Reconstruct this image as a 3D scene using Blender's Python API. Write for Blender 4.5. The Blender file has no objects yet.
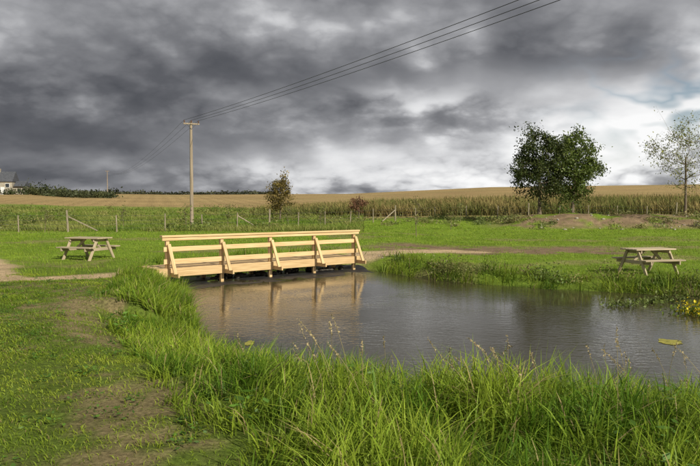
import bpy, bmesh, math, numpy as np
from mathutils import Vector, Matrix
rng=np.random.default_rng(7)
scene=bpy.context.scene
# ---------------------------------------------------------------- noise
def _h(ix,iy,seed):
    n=(ix.astype(np.int64)*374761393+iy.astype(np.int64)*668265263+seed*982451653)&0x7fffffff
    n=((n^(n>>13))*1274126177)&0x7fffffff
    n=n^(n>>16)
    return (n&0xffff)/65535.0
def vnoise(x,y,s=0):
    x=np.asarray(x,float);y=np.asarray(y,float)
    ix=np.floor(x);iy=np.floor(y);fx=x-ix;fy=y-iy
    fx=fx*fx*(3-2*fx);fy=fy*fy*(3-2*fy)
    a=_h(ix,iy,s);b=_h(ix+1,iy,s);c=_h(ix,iy+1,s);d=_h(ix+1,iy+1,s)
    return (a*(1-fx)+b*fx)*(1-fy)+(c*(1-fx)+d*fx)*fy
def fbm(x,y,sc,s=0,o=4):
    r=0;a=.5;t=0
    for i in range(o):
        r=r+a*vnoise(x/sc*(2**i)+i*17.3,y/sc*(2**i)-i*9.1,s+i);t+=a;a*=.55
    return r/t
def sm(a,b,x):
    t=np.clip((np.asarray(x,float)-a)/(b-a),0,1);return t*t*(3-2*t)
# ---------------------------------------------------------------- pond outline
pond0=[(-4.3,18.3),(-3.7,16),(-3.1,14),(-2.6,12),(-2.0,10.3),(-1.0,8.9),(0.3,8.1),(2,7.6),(4,7.4),(6,7.7),(8,9),(10,11),(11,13.5),(10,15.8),(8.5,16.9),(7,17.7),(5.5,18.3),(3.6,19.5),(2.3,20.8),(1.4,22.4),(0.6,23.8),(-0.6,24.8),(-2,24.6),(-3.6,23.4),(-5,21.9),(-5.2,20.4),(-4.9,19.3)]
def smoothpoly(p,it=2):
    p=[np.array(q,float) for q in p]
    for _ in range(it):
        o=[]
        for i in range(len(p)):
            a=p[i];b=p[(i+1)%len(p)];o+= [a*.75+b*.25,a*.25+b*.75]
        p=o
    return np.array(p)
POND=smoothpoly(pond0)
def sdist(x,y):
    x=np.asarray(x,float).ravel();y=np.asarray(y,float).ravel()
    d=np.full(x.shape,1e9)
    near=(np.abs(x-3)<14)&(np.abs(y-16)<15)
    xs=x[near];ys=y[near];dd=np.full(xs.shape,1e9);ii=np.zeros(xs.shape,bool)
    n=len(POND)
    for i in range(n):
        ax,ay=POND[i];bx_,by=POND[(i+1)%n]
        ex,ey=bx_-ax,by-ay
        t=np.clip(((xs-ax)*ex+(ys-ay)*ey)/(ex*ex+ey*ey),0,1)
        dd=np.minimum(dd,np.hypot(xs-ax-t*ex,ys-ay-t*ey))
        c=((ay>ys)!=(by>ys))&(xs<(bx_-ax)*(ys-ay)/((by-ay) if by!=ay else 1e-9)+ax)
        ii^=c
    d[near]=np.where(ii,-dd,dd)
    d[~near]=np.hypot(x[~near]-3,y[~near]-16)-8
    d[~near]=np.maximum(d[~near],3)
    return d
WZ=-0.60
def height(x,y):
    x=np.asarray(x,float).ravel();y=np.asarray(y,float).ravel()
    sd=sdist(x,y)
    base=-0.17*sm(12,20,y)-0.2*sm(1.5,6,x)*sm(13,18,y)*(1-sm(40,55,y))
    s=x/np.maximum(y,20)
    cz=np.interp(s,[-.7,-.46,-.4,-.25,0,.2,.5,.8],[7.0,6.6,5.4,4.9,5.2,7.6,8.6,8.8])
    t=np.clip((y-52)/200,0,1)
    hill=cz*(t*.8+.2*t*t*(3-2*t))
    hill=np.where(y>252,cz-(y-252)*.012,hill)
    base=base+hill
    base=base+(fbm(x,y,3.0,5)-.5)*.10*(1-sm(120,200,y))+(fbm(x,y,.5,11,3)-.5)*.035*(np.abs(y)<40)
    m=sm(11,16,x)*(1-sm(44,50,x))*sm(51,55,y)*(1-sm(58,62,y))
    base=base+m*(.35+.7*fbm(x,y,3,31,4))
    bw=np.where(y<12,2.3,1.25)
    k=sm(0,1,sd/bw)
    out=-0.63*(1-k)+base*k
    ins=-0.63+np.maximum(sd*.6,-.8)
    return np.where(sd>0,out,ins)
# ---------------------------------------------------------------- materials
def newmat(name):
    m=bpy.data.materials.new(name);m.use_nodes=True
    nt=m.node_tree
    for n in list(nt.nodes): nt.nodes.remove(n)
    out=nt.nodes.new('ShaderNodeOutputMaterial')
    return m,nt,out
def attr_mat(name,transl=.35,rough=.6,spec=.25):
    m,nt,out=newmat(name)
    a=nt.nodes.new('ShaderNodeAttribute');a.attribute_name='col'
    p=nt.nodes.new('ShaderNodeBsdfPrincipled');p.inputs['Roughness'].default_value=rough
    p.inputs['Specular IOR Level'].default_value=spec
    nt.links.new(a.outputs['Color'],p.inputs['Base Color'])
    if transl>0:
        t=nt.nodes.new('ShaderNodeBsdfTranslucent');nt.links.new(a.outputs['Color'],t.inputs['Color'])
        mx=nt.nodes.new('ShaderNodeMixShader');mx.inputs[0].default_value=transl
        nt.links.new(p.outputs[0],mx.inputs[1]);nt.links.new(t.outputs[0],mx.inputs[2]);nt.links.new(mx.outputs[0],out.inputs[0])
    else: nt.links.new(p.outputs[0],out.inputs[0])
    return m
def noise_mat(name,c1,c2,scale=(1,1,1),nscale=5,rough=.8,bump=.3,bdist=.01,detail=6,randv=0.0,coord='Object'):
    m,nt,out=newmat(name)
    tc=nt.nodes.new('ShaderNodeTexCoord');mp=nt.nodes.new('ShaderNodeMapping');mp.inputs['Scale'].default_value=scale
    no=nt.nodes.new('ShaderNodeTexNoise');no.inputs['Scale'].default_value=nscale;no.inputs['Detail'].default_value=detail
    oi=nt.nodes.new('ShaderNodeObjectInfo')
    add=nt.nodes.new('ShaderNodeVectorMath');add.operation='ADD'
    sc=nt.nodes.new('ShaderNodeVectorMath');sc.operation='SCALE';sc.inputs['Scale'].default_value=37.0
    cb=nt.nodes.new('ShaderNodeCombineXYZ')
    for i in range(3): nt.links.new(oi.outputs['Random'],cb.inputs[i])
    nt.links.new(cb.outputs[0],sc.inputs[0]);nt.links.new(tc.outputs[coord],add.inputs[0]);nt.links.new(sc.outputs[0],add.inputs[1])
    nt.links.new(add.outputs[0],mp.inputs[0]);nt.links.new(mp.outputs[0],no.inputs['Vector'])
    r=nt.nodes.new('ShaderNodeValToRGB');r.color_ramp.elements[0].position=.3;r.color_ramp.elements[1].position=.7
    r.color_ramp.elements[0].color=(*c1,1);r.color_ramp.elements[1].color=(*c2,1)
    nt.links.new(no.outputs[0],r.inputs[0])
    hs=nt.nodes.new('ShaderNodeHueSaturation')
    mr=nt.nodes.new('ShaderNodeMapRange');mr.inputs['To Min'].default_value=1-randv;mr.inputs['To Max'].default_value=1+randv
    nt.links.new(oi.outputs['Random'],mr.inputs[0]);nt.links.new(mr.outputs[0],hs.inputs['Value']);nt.links.new(r.outputs[0],hs.inputs['Color'])
    p=nt.nodes.new('ShaderNodeBsdfPrincipled');p.inputs['Roughness'].default_value=rough;p.inputs['Specular IOR Level'].default_value=.25
    b=nt.nodes.new('ShaderNodeBump');b.inputs['Strength'].default_value=bump;b.inputs['Distance'].default_value=bdist
    nt.links.new(no.outputs[0],b.inputs['Height']);nt.links.new(b.outputs[0],p.inputs['Normal'])
    nt.links.new(hs.outputs[0],p.inputs['Base Color']);nt.links.new(p.outputs[0],out.inputs[0])
    return m
M_blade=attr_mat('grass_blades',.40,.5,.2)
M_leaf=attr_mat('leaves',.3,.5,.3)
M_dry=attr_mat('dry_stems',.2,.8,.1)
M_bark=noise_mat('bark',(.09,.065,.045),(.22,.18,.13),(3,3,.6),6,.9,.6,.02)
M_pine=noise_mat('fresh_sawn_pine',(.50,.33,.155),(.74,.54,.29),(.5,11,11),3,.65,.3,.004,randv=.14)
M_table=noise_mat('picnic_timber',(.33,.27,.18),(.52,.43,.29),(.6,9,9),3,.7,.25,.004,randv=.14)
M_post=noise_mat('fence_timber',(.20,.17,.12),(.38,.32,.23),(1,1,.3),9,.85,.3,.01,randv=.15)
M_pole=noise_mat('pole_timber',(.22,.17,.12),(.38,.31,.23),(4,4,.2),3,.85,.3,.01)
M_metal=noise_mat('dull_metal',(.05,.05,.055),(.09,.09,.10),nscale=10,rough=.7)
M_ceram=noise_mat('insulator',(.10,.05,.03),(.2,.1,.06),nscale=10,rough=.3)
M_liner=noise_mat('black_liner',(.012,.012,.014),(.04,.04,.042),nscale=4,rough=.5,bump=.6,bdist=.05)
M_stone=noise_mat('cottage_stone',(.26,.23,.18),(.42,.38,.3),nscale=2)
M_slate=noise_mat('roof_slate',(.05,.055,.065),(.11,.115,.13),(1,1,3),3)
M_glass=noise_mat('window_glass',(.02,.025,.03),(.04,.045,.05),nscale=1,rough=.1)
M_white=noise_mat('white_paint',(.7,.7,.68),(.8,.8,.78),nscale=2)
M_rock=noise_mat('pale_stone',(.24,.21,.17),(.42,.38,.32),nscale=6,bump=.6,bdist=.05)
# ---------------------------------------------------------------- mesh helpers
def mesh_arr(name,V,Q,T,mat,col=None,smooth=False):
    me=bpy.data.meshes.new(name)
    V=np.asarray(V,np.float32).reshape(-1,3)
    Q=np.zeros((0,4),np.int32) if Q is None else np.asarray(Q,np.int32).reshape(-1,4)
    T=np.zeros((0,3),np.int32) if T is None else np.asarray(T,np.int32).reshape(-1,3)
    me.vertices.add(len(V));me.vertices.foreach_set('co',V.ravel())
    L=np.concatenate([Q.ravel(),T.ravel()]).astype(np.int32)
    me.loops.add(len(L));me.loops.foreach_set('vertex_index',L)
    st=np.concatenate([np.arange(len(Q))*4,len(Q)*4+np.arange(len(T))*3]).astype(np.int32)
    me.polygons.add(len(st));me.polygons.foreach_set('loop_start',st)
    me.update(calc_edges=True);me.validate()
    if col is not None:
        a=me.color_attributes.new('col','FLOAT_COLOR','POINT')
        c=np.ones((len(V),4),np.float32);c[:,:3]=col;a.data.foreach_set('color',c.ravel())
    if smooth: me.polygons.foreach_set('use_smooth',np.ones(len(st),bool))
    me.materials.append(mat)
    o=bpy.data.objects.new(name,me);scene.collection.objects.link(o)
    return o
def blade_arrays(P,H,W,az,lean,face,col,seg=3):
    N=len(P)
    ts={3:[0,.38,.74,1],2:[0,.55,1]}[seg];wf={3:[.8,1,.62,0],2:[1,.75,0]}[seg]
    dx,dy=np.cos(az),np.sin(az);sx,sy=np.cos(face),np.sin(face)
    nv=2*seg+1;V=np.zeros((N,nv,3));C=np.zeros((N,nv,3))
    for i,t in enumerate(ts):
        cx=P[:,0]+dx*lean*H*t*t;cy=P[:,1]+dy*lean*H*t*t;cz=P[:,2]+H*t*(1-.35*np.minimum(lean,1.4)*t)
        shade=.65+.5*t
        if i<seg:
            for k,sg in enumerate((-1,1)):
                V[:,2*i+k,0]=cx+sg*sx*W*wf[i]*.5;V[:,2*i+k,1]=cy+sg*sy*W*wf[i]*.5;V[:,2*i+k,2]=cz
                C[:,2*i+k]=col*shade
        else:
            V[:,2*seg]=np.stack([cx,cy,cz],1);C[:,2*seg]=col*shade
    b=(np.arange(N)*nv)[:,None]
    q=[b+np.array([[2*i,2*i+1,2*i+3,2*i+2]]) for i in range(seg-1)]
    Q=np.concatenate(q) if q else None
    T=b+np.array([[2*seg-2,2*seg-1,2*seg]])
    return V.reshape(-1,3),Q,T,C.reshape(-1,3)
def blades(name,P,H,W,lean,col,mat,seg=3):
    N=len(P);az=rng.uniform(0,6.283,N)
    az=np.where(rng.random(N)<.35,rng.normal(3.4,.7,N),az)
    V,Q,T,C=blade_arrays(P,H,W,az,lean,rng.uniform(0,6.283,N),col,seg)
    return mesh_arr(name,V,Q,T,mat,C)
def merge(parts):
    Vs,Qs,Ts,Cs=[],[],[],[];o=0
    for V,Q,T,C in parts:
        Vs.append(V);Cs.append(C)
        if Q is not None and len(Q): Qs.append(np.asarray(Q)+o)
        if T is not None and len(T): Ts.append(np.asarray(T)+o)
        o+=len(V)
    return np.concatenate(Vs),(np.concatenate(Qs) if Qs else None),(np.concatenate(Ts) if Ts else None),np.concatenate(Cs)
def empty(name,loc=(0,0,0),rz=0):
    e=bpy.data.objects.new(name,None);scene.collection.objects.link(e);e.location=loc;e.rotation_euler=(0,0,rz);e.empty_display_size=.3
    return e
def beam(name,p1,p2,w,h,mat,parent=None,bev=.006,roll=0):
    p1=Vector(p1);p2=Vector(p2);d=p2-p1;L=d.length;x=d.normalized()
    up=Vector((0,0,1)) if abs(x.z)<.95 else Vector((0,1,0))
    y=up.cross(x).normalized();z=x.cross(y)
    bm=bmesh.new();bmesh.ops.create_cube(bm,size=1)
    bmesh.ops.scale(bm,vec=(L,w,h),verts=bm.verts)
    if bev: bmesh.ops.bevel(bm,geom=bm.edges[:],offset=bev,segments=1,affect='EDGES')
    me=bpy.data.meshes.new(name);bm.to_mesh(me);bm.free();me.materials.append(mat)
    o=bpy.data.objects.new(name,me);scene.collection.objects.link(o)
    m=Matrix((x,y,z)).transposed().to_4x4();m.translation=(p1+p2)/2
    if roll: m=m@Matrix.Rotation(roll,4,'X')
    if parent: o.parent=parent
    o.matrix_local=m
    return o
def tube(pts,rad,n=6):
    pts=np.asarray(pts,float);m=len(pts);V=[]
    for i in range(m):
        t=pts[min(i+1,m-1)]-pts[max(i-1,0)];t/=np.linalg.norm(t)+1e-9
        u=np.cross(t,[0,0,1.]) if abs(t[2])<.9 else np.cross(t,[0,1.,0]);u/=np.linalg.norm(u);v=np.cross(t,u)
        for k in range(n):
            a=6.28318*k/n;V.append(pts[i]+rad[i]*(math.cos(a)*u+math.sin(a)*v))
    Q=[[i*n+k,i*n+(k+1)%n,(i+1)*n+(k+1)%n,(i+1)*n+k] for i in range(m-1) for k in range(n)]
    return np.array(V),np.array(Q)
def tubes_obj(name,lst,mat,parent=None,smooth=True):
    Vs,Qs=[],[];o=0
    for V,Q in lst: Vs.append(V);Qs.append(Q+o);o+=len(V)
    ob=mesh_arr(name,np.concatenate(Vs),np.concatenate(Qs),None,mat,None,smooth)
    if parent: ob.parent=parent
    return ob
def gz(x,y): return float(height([x],[y])[0])
# ---------------------------------------------------------------- zones
def bx(y):
    return np.interp(y,[2,4.5,7,10,13,16,17.5],[-.3,-.75,-1.9,-3.3,-4.3,-5.3,-5.6])
def tallmask(x,y,sd):
    near=(x>bx(y)+(fbm(x,y,1.2,77)-.5)*1.3)&(y<17.3)&(x<14)&(y<9+np.where(x<1,9,0))
    ring=(sd<1.25+.7*(fbm(x,y,1.5,78)-.5))&(y>8)
    m=(near|ring)&(sd>0.02)
    u=(x+5.1)*.753+(y-19.4)*.657;v=-(x+5.1)*.657+(y-19.4)*.753
    m&=~((u>-1.3)&(u<8.2)&(v>-.9)&(v<2.2))
    return m
def segd(x,y,pl):
    d=np.full(np.shape(x),1e9)
    for (ax,ay),(cx,cy) in zip(pl[:-1],pl[1:]):
        ex,ey=cx-ax,cy-ay;t=np.clip(((x-ax)*ex+(y-ay)*ey)/(ex*ex+ey*ey),0,1)
        d=np.minimum(d,np.hypot(x-ax-t*ex,y-ay-t*ey))
    return d
path1=[(-26,36),(-19,30),(-13.5,24.5),(-10.6,20.5),(-9.2,17.4),(-8.0,16.4),(-6.8,16.8),(-5.5,18.6)]
path2=[(.6,25.4),(1.6,26.6),(3,28),(5,29.5)]
def soilmask(x,y):
    n=fbm(x,y,1.3,41,4);n2=fbm(x,y,.35,47,3);n3=fbm(x,y,.14,48,2)
    sand=np.maximum(1-sm(.45,.9,segd(x,y,path1)+(n-.5)*.9),1-sm(.6,1.1,segd(x,y,path2)+(n-.5)*.8))
    st=sm(.5,2,x+ (n-.5)*2)*(1-sm(11,15,x))*sm(26.8,28.0,y-.1*x+(n-.5)*2)*(1-sm(32,34,y-.05*x+(n-.5)*2.5))
    earth=st*sm(.32,.5,n*.5+n2*.5)
    mix=fbm(x,y,1.5,55,4)*.45+n2*.3+n3*.25
    worn=sm(.51,.62,mix)*(y<17)*(x<bx(y)+.1)*.75
    strip=np.exp(-((x-(bx(y)-.75))/.5)**2)
    worn=np.maximum(worn,.8*strip*sm(.48,.60,mix+.04)*(y<15))
    worn2=sm(.56,.66,fbm(x,y,3,56,4))*(y>17)*(y<45)*.5
    heap=sm(9,14,x)*(1-sm(46,54,x))*sm(50,53,y)*(1-sm(59,64,y))*sm(.3,.45,n)
    return sand,np.maximum(np.maximum(earth,heap),0),np.maximum(worn,worn2)
# ---------------------------------------------------------------- terrain
nx,ny=760,760
ii=np.linspace(-1,1,nx);X=7.4*np.sinh(5.6*ii)
jj=np.linspace(-.36,1,ny);Y=9.5+9.0*np.sinh(5.85*jj)
XX,YY=np.meshgrid(X,Y);x=XX.ravel();y=YY.ravel()
z=height(x,y);sd=sdist(x,y)
G=lambda *c:np.array(c)
n1=fbm(x,y,2.2,21)[:,None];n2=fbm(x,y,.4,22,3)[:,None];nb=fbm(x,y,14,23)[:,None]
col=G(.12,.17,.026)*(.6+.8*n1)*np.ones((len(x),3))
far=sm(14,24,y)[:,None];col=col*(1-far)+(G(.19,.28,.03)*(.6+.5*n1+.3*nb))*far
sand,earth,worn=soilmask(x,y)
col=col*(1-worn[:,None])+G(.30,.22,.125)*(.6+.7*n2)*worn[:,None]
e=np.clip(earth,0,1)[:,None];col=col*(1-e)+G(.23,.165,.10)*(.6+.9*n2)*e
s_=sand[:,None];col=col*(1-s_)+G(.54,.40,.24)*(.8+.4*n2)*s_
s=x/np.maximum(y,5)
rough=(sm(42,47,y)*(1-sm(-6,2,x-(y-45)*.12)))[:,None]
nr=fbm(x,y,5,61)[:,None]
col=col*(1-rough)+(G(.14,.22,.03)*(1-nr)+G(.22,.23,.06)*nr)*1.1*rough
gold=sm(66,72,y+np.where(s<-.06,-38*sm(.06,.2,-s),0)+(fbm(x,y,12,62)-.5)*8)[:,None]
stripe=(.92+.08*np.sin((x*.9+y*.25)*2.2))[:,None]
goldc=(G(.40,.285,.13)*(.7+.5*nb))*stripe
fg=fbm(x/3,y,9,66)[:,None]
goldc=goldc*(1-.4*sm(.5,.65,fg))+G(.26,.23,.09)*.4*sm(.5,.65,fg)
col=col*(1-gold)+goldc*gold
wet=(1-sm(0,.35,sd))[:,None];col=col*(1-wet)+G(.06,.05,.03)*wet
j=np.arange(ny-1)[:,None]*nx+np.arange(nx-1)[None,:]
Q=np.stack([j,j+1,j+nx+1,j+nx],-1).reshape(-1,4)
M_ground,nt,out=newmat('ground_mix')
a=nt.nodes.new('ShaderNodeAttribute');a.attribute_name='col'
tc=nt.nodes.new('ShaderNodeTexCoord');no=nt.nodes.new('ShaderNodeTexNoise');no.inputs['Scale'].default_value=22;no.inputs['Detail'].default_value=6;no.inputs['Roughness'].default_value=.75
nt.links.new(tc.outputs['Object'],no.inputs['Vector'])
no2=nt.nodes.new('ShaderNodeTexNoise');no2.inputs['Scale'].default_value=1.7;no2.inputs['Detail'].default_value=6;no2.inputs['Roughness'].default_value=.75;nt.links.new(tc.outputs['Object'],no2.inputs['Vector'])
mr=nt.nodes.new('ShaderNodeMapRange');mr.inputs['From Min'].default_value=.3;mr.inputs['From Max'].default_value=.7;mr.inputs['To Min'].default_value=.4;mr.inputs['To Max'].default_value=1.6
nt.links.new(no.outputs[0],mr.inputs[0])
mr2=nt.nodes.new('ShaderNodeMapRange');mr2.inputs['From Min'].default_value=.3;mr2.inputs['From Max'].default_value=.7;mr2.inputs['To Min'].default_value=.7;mr2.inputs['To Max'].default_value=1.3
nt.links.new(no2.outputs[0],mr2.inputs[0])
mm=nt.nodes.new('ShaderNodeMath');mm.operation='MULTIPLY';nt.links.new(mr.outputs[0],mm.inputs[0]);nt.links.new(mr2.outputs[0],mm.inputs[1])
vm=nt.nodes.new('ShaderNodeVectorMath');vm.operation='SCALE';nt.links.new(a.outputs['Color'],vm.inputs[0]);nt.links.new(mm.outputs[0],vm.inputs['Scale'])
p=nt.nodes.new('ShaderNodeBsdfPrincipled');p.inputs['Roughness'].default_value=.95;p.inputs['Specular IOR Level'].default_value=.1
b=nt.nodes.new('ShaderNodeBump');b.inputs['Strength'].default_value=.9;b.inputs['Distance'].default_value=.05
nt.links.new(no.outputs[0],b.inputs['Height']);nt.links.new(b.outputs[0],p.inputs['Normal'])
nt.links.new(vm.outputs[0],p.inputs['Base Color']);nt.links.new(p.outputs[0],out.inputs[0])
mesh_arr('ground_terrain',np.stack([x,y,z],1),Q,None,M_ground,col,True)
# ---------------------------------------------------------------- water
M_water,nt,out=newmat('pond_water')
p=nt.nodes.new('ShaderNodeBsdfPrincipled');p.inputs['Base Color'].default_value=(.058,.050,.026,1);p.inputs['Roughness'].default_value=.03;p.inputs['IOR'].default_value=1.46
tc=nt.nodes.new('ShaderNodeTexCoord');mp=nt.nodes.new('ShaderNodeMapping');mp.inputs['Scale'].default_value=(1,1.7,1);mp.inputs['Rotation'].default_value=(0,0,.35)
no=nt.nodes.new('ShaderNodeTexNoise');no.inputs['Scale'].default_value=5;no.inputs['Detail'].default_value=3;no.inputs['Roughness'].default_value=.55
b=nt.nodes.new('ShaderNodeBump');b.inputs['Strength'].default_value=.22;b.inputs['Distance'].default_value=.045
nt.links.new(tc.outputs['Object'],mp.inputs[0]);nt.links.new(mp.outputs[0],no.inputs['Vector'])
nz=nt.nodes.new('ShaderNodeTexNoise');nz.inputs['Scale'].default_value=.3;nt.links.new(tc.outputs['Object'],nz.inputs['Vector'])
rp=nt.nodes.new('ShaderNodeMapRange');rp.inputs['From Min'].default_value=.4;rp.inputs['From Max'].default_value=.6;rp.inputs['To Min'].default_value=.25;rp.inputs['To Max'].default_value=1
nt.links.new(nz.outputs[0],rp.inputs[0])
ml=nt.nodes.new('ShaderNodeMath');ml.operation='MULTIPLY';nt.links.new(no.outputs[0],ml.inputs[0]);nt.links.new(rp.outputs[0],ml.inputs[1])
nt.links.new(ml.outputs[0],b.inputs['Height']);nt.links.new(b.outputs[0],p.inputs['Normal']);nt.links.new(p.outputs[0],out.inputs[0])
c0=POND.mean(0);PO=c0+(POND-c0)*1.05
n=len(PO);V=np.concatenate([np.c_[PO,np.full(n,WZ)],[[c0[0],c0[1],WZ]]])
T=[[i,(i+1)%n,n] for i in range(n)]
mesh_arr('pond_water',V,None,T,M_water)
# ---------------------------------------------------------------- grass
def scatter(n,x0,x1,y0,y1):
    return rng.uniform(x0,x1,n),rng.uniform(y0,y1,n)
def gcol(n,x,y,a,b,seed,dry=.06,dryc=(.36,.30,.12)):
    t=np.clip(fbm(x,y,.8,seed)*2.0-.5+rng.normal(0,.15,n),0,1)[:,None]
    c=G(*a)*(1-t)+G(*b)*t
    c*=rng.uniform(.75,1.25,n)[:,None]
    d=rng.random(n)<dry;c[d]=G(*dryc)*rng.uniform(.7,1.2,d.sum())[:,None]
    return c
x,y=scatter(320000,-13,1.5,2.6,18)
sd=sdist(x,y);sand,earth,worn=soilmask(x,y)
keep=(~tallmask(x,y,sd))&(sd>.3)&(rng.random(len(x))>np.clip(sand*1.2+worn*1.0,0,.96))&(x>-y*.62-1.5)
keep&=rng.random(len(x))<(.35+.95*sm(.38,.6,fbm(x,y,.4,91)))*np.where(y>11,.7,1)
x,y=x[keep],y[keep];N=len(x)
cl=fbm(x,y,.45,92)
H=(.018+.055*cl**1.8)*rng.uniform(.5,1.6,N)*(1+.02*y);W=rng.uniform(.004,.008,N)*(1+.06*y)
P=np.stack([x,y,height(x,y)-.004],1)
blades('lawn_grass',P,H,W,rng.uniform(.3,1.3,N),gcol(N,x,y,(.14,.24,.018),(.36,.44,.045),93,.07),M_blade,2)
x,y=scatter(330000,-32,34,17,62)
w=rng.random(len(x))<np.clip(20/y,0,1)
x,y=x[w],y[w]
sd=sdist(x,y);sand,earth,worn=soilmask(x,y)
keep=(~tallmask(x,y,sd))&(sd>.4)&(rng.random(len(x))>np.clip(sand*1.3+earth*.93+worn*.9,0,.985))&(np.abs(x)<y*.62+2)
u=(x+5.1)*.753+(y-19.4)*.657;v=-(x+5.1)*.657+(y-19.4)*.753
keep&=~((u>-1.0)&(u<7.9)&(v>-.5)&(v<1.6))
x,y=x[keep],y[keep];N=len(x)
H=(.05+.12*fbm(x,y,.8,95)**2)*rng.uniform(.6,1.4,N);W=rng.uniform(.008,.016,N)*(y/22)
P=np.stack([x,y,height(x,y)-.005],1)
blades('meadow_grass',P,H,W,rng.uniform(.2,1,N),gcol(N,x,y,(.16,.28,.02),(.34,.45,.045),96,.05),M_blade,2)
def tall(n,x0,x1,y0,y1,hs,ws,seed,seg=3,dk=1):
    x,y=scatter(n,x0,x1,y0,y1);sd=sdist(x,y)
    k=tallmask(x,y,sd)&(np.abs(x)<y*.62+2.5)
    cd=fbm(x,y,.38,seed,3);k&=rng.random(len(x))<.2+1.1*sm(.38,.6,cd)
    x,y,sd,cd=x[k],y[k],sd[k],cd[k];N=len(x)
    big=fbm(x,y,1.4,seed+3,3)
    H=hs*(.35+.8*big+.5*cd)*rng.uniform(.5,1.3,N)
    edge=sm(0,.9,x-bx(y)+.1);H*=np.where(y<16,.45+.55*edge,1)
    W=ws*rng.uniform(.5,1.5,N)
    P=np.stack([x,y,height(x,y)-.01],1)
    az=6.283*fbm(x,y,.3,seed+7,2)*2+rng.normal(0,.8,N)
    lean=rng.gamma(2.2,.33,N)
    t=np.clip(fbm(x,y,.5,seed+9)*2.2-.65+rng.normal(0,.15,N),0,1)[:,None]
    c=(G(.10,.20,.016)*(1-t)+G(.35,.45,.045)*t)*dk
    c*=rng.uniform(.7,1.25,N)[:,None];d=rng.random(N)<.05*(2-dk);c[d]=G(.42,.34,.15)
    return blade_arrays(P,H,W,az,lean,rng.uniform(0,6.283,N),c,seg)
parts=[tall(120000,-3.5,11,2.3,9.5,.42,.0105,201),tall(70000,-6.5,0,7,18,.38,.014,202)]
V,Q,T,C=merge(parts);mesh_arr('bank_grass',V,Q,T,M_blade,C)
parts=[tall(95000,-7,14,9,27.5,.38,.019,203,2,.8)]
V,Q,T,C=merge(parts);mesh_arr('bank_grass',V,Q,T,M_blade,C)
def leafcards(P,S,col,flat=False):
    N=len(P);a=rng.normal(size=(N,3));a/=np.linalg.norm(a,axis=1)[:,None]
    if flat: a[:,2]*=.35
    b=rng.normal(size=(N,3));b-=a*(a*b).sum(1)[:,None]/((a*a).sum(1)[:,None]);b/=np.linalg.norm(b,axis=1)[:,None]
    if flat: b[:,2]*=.4
    S=S[:,None]
    V=np.stack([P-a*S*.5,P+b*S*.27,P+a*S*.5,P-b*S*.27],1)
    Q=np.arange(N*4).reshape(N,4)
    return V.reshape(-1,3),Q,None,np.repeat(col,4,0)
x,y=scatter(420,-11,1,3,17);sd=sdist(x,y);k=(x<bx(y)+.6)&(sd>.8);x,y=x[k],y[k]
r_=rng.uniform(.03,.11,len(x))
cx=np.repeat(x,26)+rng.normal(0,1,len(x)*26)*np.repeat(r_,26);cy=np.repeat(y,26)+rng.normal(0,1,len(x)*26)*np.repeat(r_,26)
P=np.stack([cx,cy,height(cx,cy)+rng.uniform(.01,.08,len(cx))],1)
V,Q,T,C=leafcards(P,rng.uniform(.025,.07,len(P)),G(.09,.18,.025)*rng.uniform(.6,1.5,len(P))[:,None],True)
mesh_arr('lawn_weeds',V,Q,T,M_leaf,C)
x,y=scatter(150,-5,9,3.4,16);sd=sdist(x,y);k=tallmask(x,y,sd);x,y=x[k],y[k]
cx=np.repeat(x,22)+rng.normal(0,.10,len(x)*22);cy=np.repeat(y,22)+rng.normal(0,.10,len(x)*22)
P=np.stack([cx,cy,height(cx,cy)+rng.uniform(.05,.30,len(cx))],1)
V,Q,T,C=leafcards(P,rng.uniform(.06,.13,len(P)),G(.10,.20,.025)*rng.uniform(.6,1.4,len(P))[:,None],True)
mesh_arr('dock_weeds',V,Q,T,M_leaf,C)
lst=[];pp=[]
sts=[(rng.uniform(-.2,1.7),rng.uniform(5.2,7.2)) for _ in range(26)]+[(rng.uniform(-1.5,8),rng.uniform(5,7.6)) for _ in range(46)]+[(rng.uniform(1.8,3.6),rng.uniform(5.5,7)) for _ in range(18)]
for (sx,sy) in sts:
    if sx<bx(sy)+.5: continue
    h=rng.uniform(.45,.85);a=rng.normal(3.5,1.0);l=rng.uniform(.15,.6);z0=gz(sx,sy)
    pts=[(sx+math.cos(a)*l*h*t*t,sy+math.sin(a)*l*h*t*t,z0+h*t*(1-.15*l*t)) for t in (0,.3,.6,.85,1)]
    lst.append(tube(pts,[.0026,.0023,.002,.0017,.001],4))
    for t in np.linspace(.8,1.0,18):
        pp.append((sx+math.cos(a)*l*h*t*t,sy+math.sin(a)*l*h*t*t,z0+h*t*(1-.15*l*t)))
pp=np.array(pp)+rng.normal(0,.005,(len(pp),3))
V,Q,T,C=leafcards(pp,rng.uniform(.014,.028,len(pp)),G(.42,.34,.19)*rng.uniform(.6,1.2,len(pp))[:,None])
st=[(v,q,None,np.tile(G(.38,.32,.16),(len(v),1))) for v,q in lst]
V,Q,T,C=merge(st+[(V,Q,T,C)]);mesh_arr('seeding_grass_stems',V,Q,T,M_dry,C)
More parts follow.
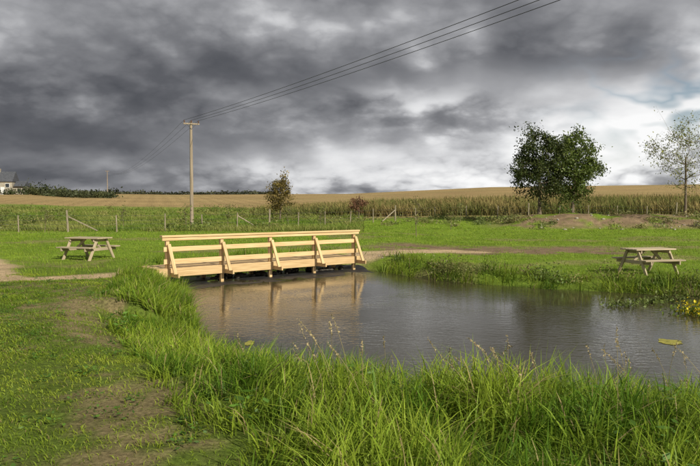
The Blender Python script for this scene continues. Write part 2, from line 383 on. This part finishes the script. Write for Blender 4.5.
# ---------------------------------------------------------------- trees
def tree(name,x,y,top,clusters,nleaf,leafS,c1,c2,r0=.14,base=.22,twigs=3,forkz=.55,spread=.35):
    z0=gz(x,y)-.05;e=empty(name,(x,y,z0))
    tz=forkz*top;tp=np.array([[.10*math.sin(3*t+x)*t,.1*math.cos(4*t)*t,t*tz] for t in np.linspace(0,1,9)])
    tr=[r0*(1-.45*t)*(1.3 if t==0 else 1) for t in np.linspace(0,1,9)]
    lst=[tube(tp,tr,8)]
    nodes=[(tp[i],tr[i]*.75) for i in range(9) if tp[i][2]>base*top]
    LP=[];LC=[];cl=sorted(clusters,key=lambda c:c[0]**2+c[1]**2+(c[2]-tz)**2)
    for (cx,cy,cz,cr) in cl:
        c=np.array([cx,cy,cz]);best=None
        for (p_,r_) in nodes:
            d=np.linalg.norm(c-p_);cost=d+1.2*max(0,p_[2]-(cz-.25*d))+(.6 if r_<.012 else 0)
            if best is None or cost<best[0]: best=(cost,p_,r_)
        b0,rb=best[1],best[2];d=np.linalg.norm(c-b0)
        m=(b0*.5+c*.5)+np.array([(c[0]-b0[0])*.12,(c[1]-b0[1])*.12,-.02*d])+rng.normal(0,.07*d,3)
        ts=np.linspace(0,1,6)[:,None];cv=(1-ts)**2*b0+2*ts*(1-ts)*m+ts*ts*c+rng.normal(0,.02*d,(6,3))*np.sin(ts*3.14)
        rr=max(.010,min(rb*.8,.03*d+.02));rads=list(np.linspace(rr,max(.006,rr*.35),6))
        lst.append(tube(cv,rads,5));nodes+= [(cv[i],rads[i]) for i in (2,3,4,5)]
        for _ in range(twigs):
            q=c+rng.normal(0,1,3)*cr*.8;s0=cv[rng.integers(2,6)]
            lst.append(tube([s0,(s0+q)/2+rng.normal(0,.05,3),q],[.009,.006,.003],4))
            k=int(nleaf/(twigs+1));dd=s0+(q-s0)*rng.uniform(.3,1.1,k)[:,None]
            LP.append(dd+rng.normal(0,cr*spread,(k,3)));t=rng.random(k)[:,None]
            LC.append((G(*c1)*(1-t)+G(*c2)*t)*rng.uniform(.65,1.35))
        k=int(nleaf/(twigs+1));LP.append(c+rng.normal(0,1,(k,3))*cr*np.array([.55,.55,.42]))
        t=rng.random(k)[:,None];LC.append((G(*c1)*(1-t)+G(*c2)*t)*rng.uniform(.65,1.35))
    P=np.concatenate(LP);C=np.concatenate(LC)
    V,Q,T,CC=leafcards(P,leafS*rng.uniform(.6,1.4,len(P)),C)
    o=mesh_arr('crown',V,Q,T,M_leaf,CC);o.parent=e
    tubes_obj('trunk_and_limbs',lst,M_bark,e)
    return e
def crown(n,rx,ry,z0,z1,cr,shape=None,hole=.1):
    out=[];tries=0
    while len(out)<n:
        v=rng.uniform(-1,1,3);tries+=1
        if (v**2).sum()>1 or (v**2).sum()<hole: continue
        zz=(v[2]+1)/2
        k=shape(zz) if shape else 1
        c=(v[0]*rx*k,v[1]*ry*k,z0+zz*(z1-z0))
        if tries<n*40 and any((c[0]-o[0])**2+(c[1]-o[1])**2+(c[2]-o[2])**2<(.9*cr)**2 for o in out): continue
        out.append((*c,cr*rng.uniform(.7,1.3)))
    return out
D=58
egg=lambda z:1.12-.32*z
tree('broadleaf_tree',15.7,D,7.6,crown(70,2.35,2.1,1.3,7.4,.56,egg),180,.19,(.030,.052,.014),(.085,.10,.026),r0=.15)
tree('broadleaf_tree',18.6,D+.5,7.2,crown(72,2.25,2.1,1.0,7.0,.56,egg),180,.19,(.05,.085,.018),(.15,.19,.04),r0=.15)
tree('ash_tree',27.3,57,7.9,crown(60,3.0,2.4,2.0,7.9,.6,lambda z:1.1-.5*abs(z-.45)),50,.15,(.13,.17,.035),(.26,.25,.06),r0=.12,twigs=7,forkz=.6,spread=.3)
tree('ash_tree',27.4,50,8.2,crown(44,2.5,2,3.2,8.4,.6),34,.15,(.13,.16,.04),(.26,.24,.06),r0=.1,twigs=7,forkz=.6,spread=.3)
tree('autumn_tree',-6.2,62,4.6,crown(30,1.05,1.0,1.0,4.2,.40,lambda z:1.2-.5*z),120,.16,(.12,.10,.025),(.26,.19,.06),r0=.08,twigs=4)
tree('red_thorn_tree',.8,66,2.6,crown(14,.75,.7,.7,2.3,.3),90,.14,(.15,.07,.045),(.26,.14,.08),r0=.05)
tree('sapling_tree',3.9,41,2.7,crown(10,.3,.3,.9,2.4,.2),20,.10,(.17,.18,.05),(.3,.26,.09),r0=.022)
for (sx,sy,h) in [(-8.7,50,2.3),(-11,47,1.9),(-4.6,52,2.0),(-2.3,55,2.2),(-19.2,44,2.1),(14,63,2.0),(9.5,60,2.1),(-16.5,51,2.3),(7.2,50,1.6),(-26,50,2.2)]:
    tree('sapling_tree',sx,sy,h,crown(7,.3,.3,.6,h*.9,.2),26,.10,(.12,.16,.04),(.26,.25,.08),r0=.02,twigs=2)
# ---------------------------------------------------------------- scrub / hedges
def scrub(name,cs,c1,c2,k,leafS):
    PP=[];CC=[]
    for (cx,cy,r,h) in cs:
        z0=gz(cx,cy);kk=int(k*rng.uniform(.7,1.3))
        v=rng.normal(0,1,(kk,3))*np.array([r*.5,r*.5,h*.32]);v[:,2]=np.abs(v[:,2])*1.1+rng.uniform(0,.25*h,kk)
        PP.append(v+np.array([cx,cy,z0]));t=rng.random();br=rng.uniform(.65,1.35)
        CC.append((G(*c1)*(1-t)+G(*c2)*t)*br*rng.uniform(.75,1.25,kk)[:,None])
    P=np.concatenate(PP);V,Q,T,C=leafcards(P,leafS*rng.uniform(.6,1.5,len(P)),np.concatenate(CC))
    return mesh_arr(name,V,Q,T,M_leaf,C)
cs=[]
for _ in range(220):
    yy=rng.uniform(47,95);s=rng.uniform(-.62,-.05);xx=s*yy
    if fbm(np.array([xx]),np.array([yy]),9,301)[0]<.48: continue
    cs.append((xx,yy,rng.uniform(.4,1.3),rng.uniform(.3,.9)))
scrub('scrub_bushes',cs,(.12,.18,.03),(.26,.24,.08),130,.15)
cs=[(rng.uniform(-34,-20),rng.uniform(50,62),rng.uniform(.7,1.2),rng.uniform(.6,1.3)) for _ in range(12)]
scrub('bramble_thicket',cs,(.10,.16,.03),(.24,.24,.07),320,.13)
N=60000;yy=46+rng.random(N)**1.3*50;s=rng.uniform(-.64,.02,N);xx=s*yy;k=fbm(xx,yy,3,311)>.38;xx,yy=xx[k],yy[k];N=len(xx)
P=np.stack([xx,yy,height(xx,yy)-.02],1);t=np.clip(fbm(xx,yy,4,312)*1.8-.4+rng.normal(0,.2,N),0,1)[:,None]
C=(G(.13,.24,.02)*(1-t)+G(.34,.34,.10)*t)*rng.uniform(.7,1.3,N)[:,None]
blades('rough_meadow_grass',P,rng.uniform(.2,.55,N)*(.5+fbm(xx,yy,1.5,313)),rng.uniform(.03,.06,N)*yy/60,rng.uniform(.2,.9,N),C,M_blade,2)
cs=[]
for px in np.arange(-8,112,2.6):
    if 12<px<24: continue
    Yd=172+rng.uniform(-5,5);cs.append(((px-350)/700*Yd,Yd,rng.uniform(1.2,2.2),rng.uniform(1.0,2.8 if px<65 else 1.5)*rng.choice([.6,1,1.2])))
scrub('hedgerow',cs,(.035,.05,.02),(.09,.10,.04),220,.5)
cs=[(x_,249+rng.uniform(-3,3),rng.uniform(2,4),rng.uniform(.6,1.4)*(1.8 if rng.random()<.08 else 1)) for x_ in np.arange(-110,-28,2.4)]
scrub('distant_tree_line',cs,(.04,.05,.03),(.075,.08,.04),120,.8)
cs=[(rng.uniform(11,48),rng.uniform(50,64),rng.uniform(.4,1.1),rng.uniform(.3,.8)) for _ in range(90)]
scrub('rough_weeds',cs,(.12,.18,.04),(.26,.22,.09),110,.14)
cs=[(rng.uniform(-3,14),rng.uniform(54,66),rng.uniform(.4,.9),rng.uniform(.3,.6)) for _ in range(50)]
scrub('rough_weeds',cs,(.12,.18,.04),(.26,.23,.09),90,.13)
cs=[(rng.uniform(1.5,12),0,rng.uniform(.2,.45),rng.uniform(.2,.45)) for _ in range(34)]
c2=[]
for (a0,_,r,h) in cs:
    yy=float(np.interp(a0,[1.4,2.3,3.6,5.5,7,8.5,10,12],[23,21.2,19.9,18.7,18.1,17.3,16.2,15]))+rng.uniform(.2,1.1);c2.append((a0,yy,r,h+.1))
scrub('bank_weeds',c2,(.10,.17,.03),(.20,.19,.06),130,.06)
def marg(name,cs,c,k,s,zz=WZ):
    PP=[];
    for cx,cy,r,h in cs:
        v=rng.normal(0,1,(k,3))*np.array([r*.5,r*.35,0]);v[:,2]=np.abs(rng.normal(0,h*.5,k));PP.append(v+np.array([cx,cy,zz+.01]))
    P=np.concatenate(PP);V,Q,T,C=leafcards(P,s*rng.uniform(.6,1.5,len(P)),G(*c)*rng.uniform(.6,1.4,len(P))[:,None]);return mesh_arr(name,V,Q,T,M_leaf,C)
marg('marginal_water_plants',[(6.1,15.6,.5,.12),(6.9,16.0,.5,.18),(7.6,16.2,.6,.25)],(.12,.16,.035),150,.07)
marg('yellow_flowers',[(7.1,14.4,.3,.28),(7.35,14.1,.4,.3)],(.70,.58,.03),190,.055)
marg('flower_foliage',[(7.1,14.4,.5,.2),(7.35,14.1,.45,.22)],(.14,.2,.03),220,.07)
M_weed=noise_mat('floating_weed',(.16,.16,.03),(.45,.40,.09),nscale=14,bump=.5,bdist=.02)
def mat_disc(name,cx,cy,rx,ry):
    n=40;a=np.linspace(0,6.283,n,endpoint=False);r=1+.2*np.sin(2*a+cx)+.1*np.sin(5*a+cy)+rng.normal(0,.07,n)
    V=np.c_[cx+rx*r*np.cos(a),cy+ry*r*np.sin(a),np.full(n,WZ+.006)];V=np.concatenate([V,[[cx,cy,WZ+.012]]])
    T=[[i,(i+1)%n,n] for i in range(n)]
    return mesh_arr(name,V,None,T,M_weed)
mat_disc('floating_weed_mat',5.3,11.5,.22,.2)
mat_disc('floating_weed_mat',-1.65,11.4,.09,.16)
# ---------------------------------------------------------------- maize
N=66000;x=rng.uniform(-25,75,N);y=71+ (rng.random(N)**1.4)*30
k=(x>-.10*y-4*vnoise(y/2,y*0,5))&(x<.66*y);x,y=x[k],y[k];y=np.round(y/.75)*.75+rng.normal(0,.08,len(y))
N=len(x);hh=(1.1+.8*fbm(x,y,5,401))*(.5+.5*sm(-12,4,x))
H=hh*rng.uniform(.4,1.15,N);W=rng.uniform(.05,.11,N)
t=np.clip(fbm(x,y,4,402)*1.8-.5+rng.normal(0,.2,N),0,1)[:,None]
C=(G(.13,.155,.04)*(1-t)+G(.35,.26,.11)*t)*rng.uniform(.55,1.25,N)[:,None]
P=np.stack([x,y,height(x,y)-.02],1)
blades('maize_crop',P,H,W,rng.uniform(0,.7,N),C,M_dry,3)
# ---------------------------------------------------------------- timber bridge
A=Vector((-5.1,19.4));B=Vector((.17,24.0));ang=math.atan2(B.y-A.y,B.x-A.x);L=(B-A).length
br=empty('timber_footbridge',(A.x,A.y,0),ang)
dk=-.14
for k in range(int(L/.155)+3):
    u=-.22+k*.155
    beam('deck_board',(u,-.02,dk+rng.normal(0,.002)),(u,1.25,dk),.145,.04,M_pine,br,.004)
for v in (.06,.6,1.15):
    beam('bearer',(-.3,v,dk-.12),(L+.3,v,dk-.12),.08,.19,M_pine,br)
beam('edge_beam',(-.32,-.045,dk-.10),(L+.3,-.045,dk-.10),.05,.24,M_pine,br)
beam('kick_board',(-.1,-.035,.07),(L+.1,-.035,.07),.035,.14,M_pine,br)
beam('middle_rail',(-.1,-.035,.415),(L+.1,-.035,.415),.035,.13,M_pine,br)
beam('handrail_cap',(-.16,.0,.775),(L+.16,.0,.755),.17,.055,M_pine,br)
beam('handrail_face',(-.14,-.035,.70),(L+.14,-.035,.685),.035,.09,M_pine,br)
for k in range(5):
    u=.04+(L-.08)*k/4
    beam('post',(u,.035,-.85),(u,.035,.745),.10,.10,M_pine,br)
    beam('outrigger',(u+.075,.7,dk-.16),(u+.075,-.52,dk-.16),.05,.12,M_pine,br)
    beam('raking_brace',(u+.0,-.46,dk-.12),(u+.0,-.075,.56),.10,.05,M_pine,br)
    beam('rear_pile',(u,1.12,-1.3),(u,1.12,dk-.22),.12,.12,M_pine,br)
us=np.linspace(.1,L+.2,40);vs=np.linspace(-1.5,1.6,16);LV=[]
ca,sa=math.cos(ang),math.sin(ang)
for v in vs:
    for u in us:
        uu=u+.3*math.sin(v*2.1+u);LV.append((A.x+uu*ca-v*sa,A.y+uu*sa+v*ca))
LV=np.array(LV);lz=np.maximum(height(LV[:,0],LV[:,1])+.03,WZ+.004+.05*(fbm(LV[:,0],LV[:,1],.5,501)-.48)-.25*sm(1.1,1.6,-((LV[:,0]-A.x)*-sa+(LV[:,1]-A.y)*ca)))
lz=np.minimum(lz,-.42)
Q=[[i*40+k,i*40+k+1,(i+1)*40+k+1,(i+1)*40+k] for i in range(15) for k in range(39)]
mesh_arr('black_pond_liner',np.c_[LV,lz],Q,None,M_liner,None,True)
# ---------------------------------------------------------------- picnic tables
def picnic(x,y,rz):
    e=empty('picnic_table',(x,y,gz(x,y)-.03),rz);L2=.68
    for k in range(5): beam('top_board',(-L2,-.30+.15*k,.735),(L2,-.30+.15*k,.735),.138,.04,M_table,e)
    for sg in (-1,1):
        for k in (0,1): beam('seat_board',(-L2,sg*(.55+.145*k),.44),(L2,sg*(.55+.145*k),.44),.135,.04,M_table,e)
        xx=sg*.48
        for s2 in (-1,1): beam('leg',(xx+.05*sg,s2*.62,0),(xx+.05*sg,s2*.22,.70),.045,.10,M_table,e)
        beam('seat_bearer',(xx,-.76,.37),(xx,.76,.37),.045,.10,M_table,e)
        beam('top_bearer',(xx,-.34,.665),(xx,.34,.665),.045,.09,M_table,e)
        beam('diagonal_brace',(xx,0,.40),(xx-.36*sg,0,.70),.045,.07,M_table,e)
picnic(-8.75,23.4,math.radians(-20))
picnic(8.7,20.4,math.radians(16))
# ---------------------------------------------------------------- poles and wires
def pole(x,y,h,rz):
    z0=gz(x,y);e=empty('electricity_pole',(x,y,z0),rz)
    tubes_obj('pole_shaft',[tube([(0,0,-.3),(0,0,h*.5),(0,0,h)],[.15,.13,.10],12)],M_pole,e)
    beam('crossarm',(-.62,-.12,h-.18),(.62,-.12,h-.18),.09,.11,M_pole,e)
    for k in (-.55,0,.55):
        tubes_obj('insulator',[tube([(k,-.12,h-.12),(k,-.12,h-.02),(k,-.12,h+.04),(k,-.12,h+.09)],[.02,.055,.04,.03],8)],M_ceram,e)
    beam('arm_stay',(.35,-.1,h-.2),(0,-.1,h-.6),.03,.03,M_metal,e,.002);beam('arm_stay',(-.35,-.1,h-.2),(0,-.1,h-.6),.03,.03,M_metal,e,.002)
    return Vector((x,y,z0+h))
P1=(-12.2,54);P2=(25.5,-15.5);dr=math.atan2(P2[1]-P1[1],P2[0]-P1[0])
t1=pole(P1[0],P1[1],8.1,dr+math.pi/2)
t2=pole(P2[0],P2[1],8.9,dr+math.pi/2)
t0=pole(-83,240,8.0,math.atan2(54-240,-12.2+83)+math.pi/2)
def wires(ta,tb,ra,sag,r):
    lst=[]
    for k in (-.55,0,.55):
        off=Vector((math.cos(ra),math.sin(ra),0))*k;pts=[]
        for t in np.linspace(0,1,40):
            q=ta.lerp(tb,float(t))+off;q.z+=.09-sag*4*t*(1-t);pts.append(q)
        lst.append(tube([tuple(q) for q in pts],[r]*40,5))
    return tubes_obj('overhead_wires',lst,M_metal)
wires(t1,t2,dr+math.pi/2,.75,.012);wires(t0,t1,dr+math.pi/2,2.5,.009)
# ---------------------------------------------------------------- fence
pts=[(-34,43),(-24,44),(-15,45),(-12.3,46.5),(-6,52),(0,58),(8,66),(20,67),(34,67),(48,66)]
fe=empty('wire_fence');post=[]
for (a0,b0),(a1,b1) in zip(pts[:-1],pts[1:]):
    n=max(1,int(math.hypot(a1-a0,b1-b0)/2.6))
    for k in range(n):
        post.append((a0+(a1-a0)*k/n,b0+(b1-b0)*k/n))
tl=[]
for i,(a0,b0) in enumerate(post):
    z0=gz(a0,b0);r=.045 if i%5 else .07;h=1.15*rng.uniform(.93,1.05) if i%5 else 1.4
    tl.append(tube([(a0,b0,z0-.2),(a0+rng.normal(0,.04),b0,z0+h)],[r,r*.9],7))
    tl.append(tube([(a0,b0,z0+h),(a0,b0,z0+h+.01)],[r*.9,.001],7))
tubes_obj('posts',tl,M_post,fe,False)
for nm,i,d in (('strainer_brace',5,1),('strainer_brace',9,1),('strainer_brace',15,-1)):
    a0,b0=post[i];a1,b1=post[min(i+d,len(post)-1)]
    beam(nm,(a0,b0,gz(a0,b0)+1.0),(a0+(a1-a0)*.6,b0+(b1-b0)*.6,gz(a1,b1)+.1),.07,.07,M_post,fe)
wl=[]
for hz in (.25,.5,.75,1.05):
    wl.append(tube([(a,b_,gz(a,b_)+hz) for a,b_ in post],[.006]*len(post),4))
tubes_obj('wire_strands',wl,M_metal,fe)
def rocks(name,pos,r,mat=None,zo=None):
    Vs=[];T=[];o=0
    for (x,y) in pos:
        bm=bmesh.new();bmesh.ops.create_icosphere(bm,subdivisions=2,radius=1);rr=r*rng.uniform(.5,1.4);zz=gz(x,y) if zo is None else zo
        s3=rng.uniform(.6,1.3,3)
        for v in bm.verts:
            k=1+.25*math.sin(v.co.x*3+x*7)*math.cos(v.co.y*4+y)
            Vs.append((x+v.co.x*rr*s3[0]*k,y+v.co.y*rr*s3[1]*k,zz+v.co.z*rr*.6*s3[2]*k+rr*.15))
        for f in bm.faces: T.append([v.index+o for v in f.verts])
        o+=len(bm.verts);bm.free()
    return mesh_arr(name,Vs,None,T,mat or M_rock)
rocks('loose_stones',[(rng.uniform(14,36),rng.uniform(50,56)) for _ in range(50)],.11)
rocks('loose_stones',[(1.5+rng.normal(0,.5),25+rng.normal(0,.5)) for _ in range(14)],.028)
M_drk=noise_mat('wet_stone',(.03,.028,.025),(.10,.09,.075),nscale=8,rough=.5,bump=.6,bdist=.05)
bs=[]
for _ in range(46):
    u=rng.uniform(.1,6.8);v=rng.uniform(.2,1.3)
    bs.append((A.x+u*ca-v*sa,A.y+u*sa+v*ca))
rocks('wet_bank_stones',bs,.11,M_drk,-.56)
# ---------------------------------------------------------------- cottage
def cottage():
    x,y=-84.5,170;z0=gz(x,y)+.3;e=empty('stone_cottage',(x,y,z0),math.radians(8))
    def box(nm,c,s,m):
        bm=bmesh.new();bmesh.ops.create_cube(bm,size=1);bmesh.ops.scale(bm,vec=s,verts=bm.verts)
        me=bpy.data.meshes.new(nm);bm.to_mesh(me);bm.free();me.materials.append(m);o=bpy.data.objects.new(nm,me);scene.collection.objects.link(o);o.parent=e;o.location=c
    def gable(nm,x0,x1,w,z1,z2,m):
        V=[(x0,-w,z1),(x1,-w,z1),(x1,w,z1),(x0,w,z1),(x0,0,z2),(x1,0,z2)]
        me=bpy.data.meshes.new(nm);me.from_pydata(V,[],[(0,1,5,4),(2,3,4,5),(0,4,3),(1,2,5),(0,3,2,1)]);me.materials.append(m);o=bpy.data.objects.new(nm,me);scene.collection.objects.link(o);o.parent=e
    box('walls',(0,0,1.0),(6.5,5,3.4),M_stone);gable('roof',-3.4,3.4,2.8,2.7,5.2,M_slate)
    box('lean_to_walls',(4.5,.3,.4),(2.6,4,2.4),M_stone);gable('lean_to_roof',3.45,6.0,2.3,1.6,2.9,M_slate)
    box('chimney',(-.4,0,5.3),(.6,.7,1.2),M_stone)
    for k in (-2.2,0,2.2):
        box('window_frame',(k,-2.52,1.8),(1.0,.06,1.0),M_white);box('window_pane',(k,-2.56,1.8),(.84,.05,.84),M_glass)
    box('door',(1.1,-2.53,.4),(.9,.08,2.0),M_white);box('lean_to_window',(4.6,-1.72,.7),(.8,.06,.7),M_glass)
cottage()
# ---------------------------------------------------------------- camera, sun, sky
cam=bpy.data.cameras.new('camera');co=bpy.data.objects.new('camera',cam);scene.collection.objects.link(co)
cam.sensor_width=36;cam.lens=36;cam.clip_end=5000;cam.clip_start=.05
co.location=(0,0,1.7);co.rotation_euler=(math.radians(90-2.45),0,0);scene.camera=co
az=math.radians(140);el=math.radians(31)
sv=Vector((math.sin(az)*math.cos(el),math.cos(az)*math.cos(el),math.sin(el)))
sl=bpy.data.lights.new('sun','SUN');sl.energy=5.0;sl.angle=math.radians(.5);sl.color=(1,.94,.80)
so=bpy.data.objects.new('sun',sl);scene.collection.objects.link(so);so.rotation_euler=sv.to_track_quat('Z','Y').to_euler();so.location=(20,-10,30)
w=bpy.data.worlds.new('World');scene.world=w;w.use_nodes=True;nt=w.node_tree
for n in list(nt.nodes): nt.nodes.remove(n)
out=nt.nodes.new('ShaderNodeOutputWorld')
def lk(a,b): nt.links.new(a,b)
def M(op,a,b=None,c=None):
    n=nt.nodes.new('ShaderNodeMath');n.operation=op
    for i,v in enumerate((a,b,c)):
        if v is None: continue
        if isinstance(v,(int,float)): n.inputs[i].default_value=v
        else: lk(v,n.inputs[i])
    return n.outputs[0]
tc=nt.nodes.new('ShaderNodeTexCoord');sp=nt.nodes.new('ShaderNodeSeparateXYZ');lk(tc.outputs['Generated'],sp.inputs[0])
X_,Y_,Z_=sp.outputs
den=M('ADD',M('MAXIMUM',Z_,0.0),.40)
pxn=M('DIVIDE',X_,den);pyn=M('DIVIDE',Y_,den)
def noise(px,py,zc,sc,det,ro,dist=0):
    cb=nt.nodes.new('ShaderNodeCombineXYZ');lk(px,cb.inputs[0]);lk(py,cb.inputs[1]);cb.inputs[2].default_value=zc
    n=nt.nodes.new('ShaderNodeTexNoise');n.inputs['Scale'].default_value=sc;n.inputs['Detail'].default_value=det;n.inputs['Roughness'].default_value=ro;n.inputs['Distortion'].default_value=dist
    lk(cb.outputs[0],n.inputs['Vector']);return n.outputs[0]
n1=noise(pxn,pyn,1.7,2.0,6,.48,.2)
n1b=noise(M('ADD',pxn,.05),M('ADD',pyn,-.09),1.7,2.0,3,.48,.2)
n2=noise(pxn,pyn,6.1,1.2,2,.5)
n3=noise(pxn,pyn,3.3,4.2,3,.5,.1)
n4=noise(pxn,pyn,8.3,10.0,4,.55,.1)
bil=M('ABSOLUTE',M('SUBTRACT',n3,.5));bil2=M('ABSOLUTE',M('SUBTRACT',n4,.5))
shade=M('SUBTRACT',n1,n1b)
azn=M('ARCTAN2',X_,Y_)
azw=M('ADD',azn,M('MULTIPLY',M('SUBTRACT',n1,.5),.35))
zw=M('ADD',Z_,M('MULTIPLY',M('SUBTRACT',n1,.5),.10));zw=M('ADD',zw,M('MULTIPLY',bil,.14));zw=M('ADD',zw,M('MULTIPLY',bil2,.05))
def gauss(a,e,sa_,se,amp):
    da=M('DIVIDE',M('SUBTRACT',azw,a),sa_);de=M('DIVIDE',M('SUBTRACT',zw,e),se)
    return M('MULTIPLY',M('EXPONENT',M('MULTIPLY',M('ADD',M('MULTIPLY',da,da),M('MULTIPLY',de,de)),-1)),amp)
v=M('ADD',.40,M('MULTIPLY',shade,1.2))
v=M('ADD',v,M('MULTIPLY',M('SUBTRACT',n2,.5),.35))
v=M('ADD',v,M('MULTIPLY',M('SUBTRACT',n1,.5),.35))
v=M('ADD',v,M('MULTIPLY',bil,.80));v=M('ADD',v,M('MULTIPLY',bil2,.35))
for g in [(.05,.145,.14,.035,.40),(.38,.105,.20,.065,.60),(-.42,.11,.26,.06,-.26),(.30,.20,.22,.02,-.10),(-.50,.22,.10,.08,.15),(-.10,.06,.28,.03,.16),(-.18,.20,.16,.05,-.12),(.50,.20,.08,.06,.36),(.12,.06,.3,.035,.14),(.25,.26,.4,.08,.06)]:
    v=M('ADD',v,gauss(*g))
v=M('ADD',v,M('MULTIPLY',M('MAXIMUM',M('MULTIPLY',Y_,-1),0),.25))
r=nt.nodes.new('ShaderNodeValToRGB');cr=r.color_ramp
cr.elements[0].position=.0;cr.elements[0].color=(.065,.070,.082,1)
cr.elements[1].position=1.0;cr.elements[1].color=(.97,.97,.97,1)
for p_,c_ in ((.25,(.115,.119,.133)),(.45,(.210,.214,.230)),(.62,(.36,.364,.382)),(.80,(.70,.705,.72))):
    e_=cr.elements.new(p_);e_.color=(*c_,1)
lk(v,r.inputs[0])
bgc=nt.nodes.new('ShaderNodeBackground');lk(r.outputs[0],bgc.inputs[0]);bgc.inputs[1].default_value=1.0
sk=nt.nodes.new('ShaderNodeTexSky');sk.sky_type='NISHITA';sk.sun_disc=False;sk.sun_elevation=el;sk.sun_rotation=az
bgs=nt.nodes.new('ShaderNodeBackground');lk(sk.outputs[0],bgs.inputs[0]);bgs.inputs[1].default_value=.085
gap=M('MULTIPLY',gauss(.44,.12,.13,.05,1.0),M('MULTIPLY',M('SUBTRACT',.08,bil),12.0))
gap=M('MINIMUM',M('MAXIMUM',gap,0.0),.8)
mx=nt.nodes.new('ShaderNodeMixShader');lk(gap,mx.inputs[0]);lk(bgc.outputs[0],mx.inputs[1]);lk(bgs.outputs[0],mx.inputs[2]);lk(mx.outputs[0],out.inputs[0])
scene.view_settings.view_transform='Standard';scene.view_settings.look='None';scene.view_settings.exposure=0
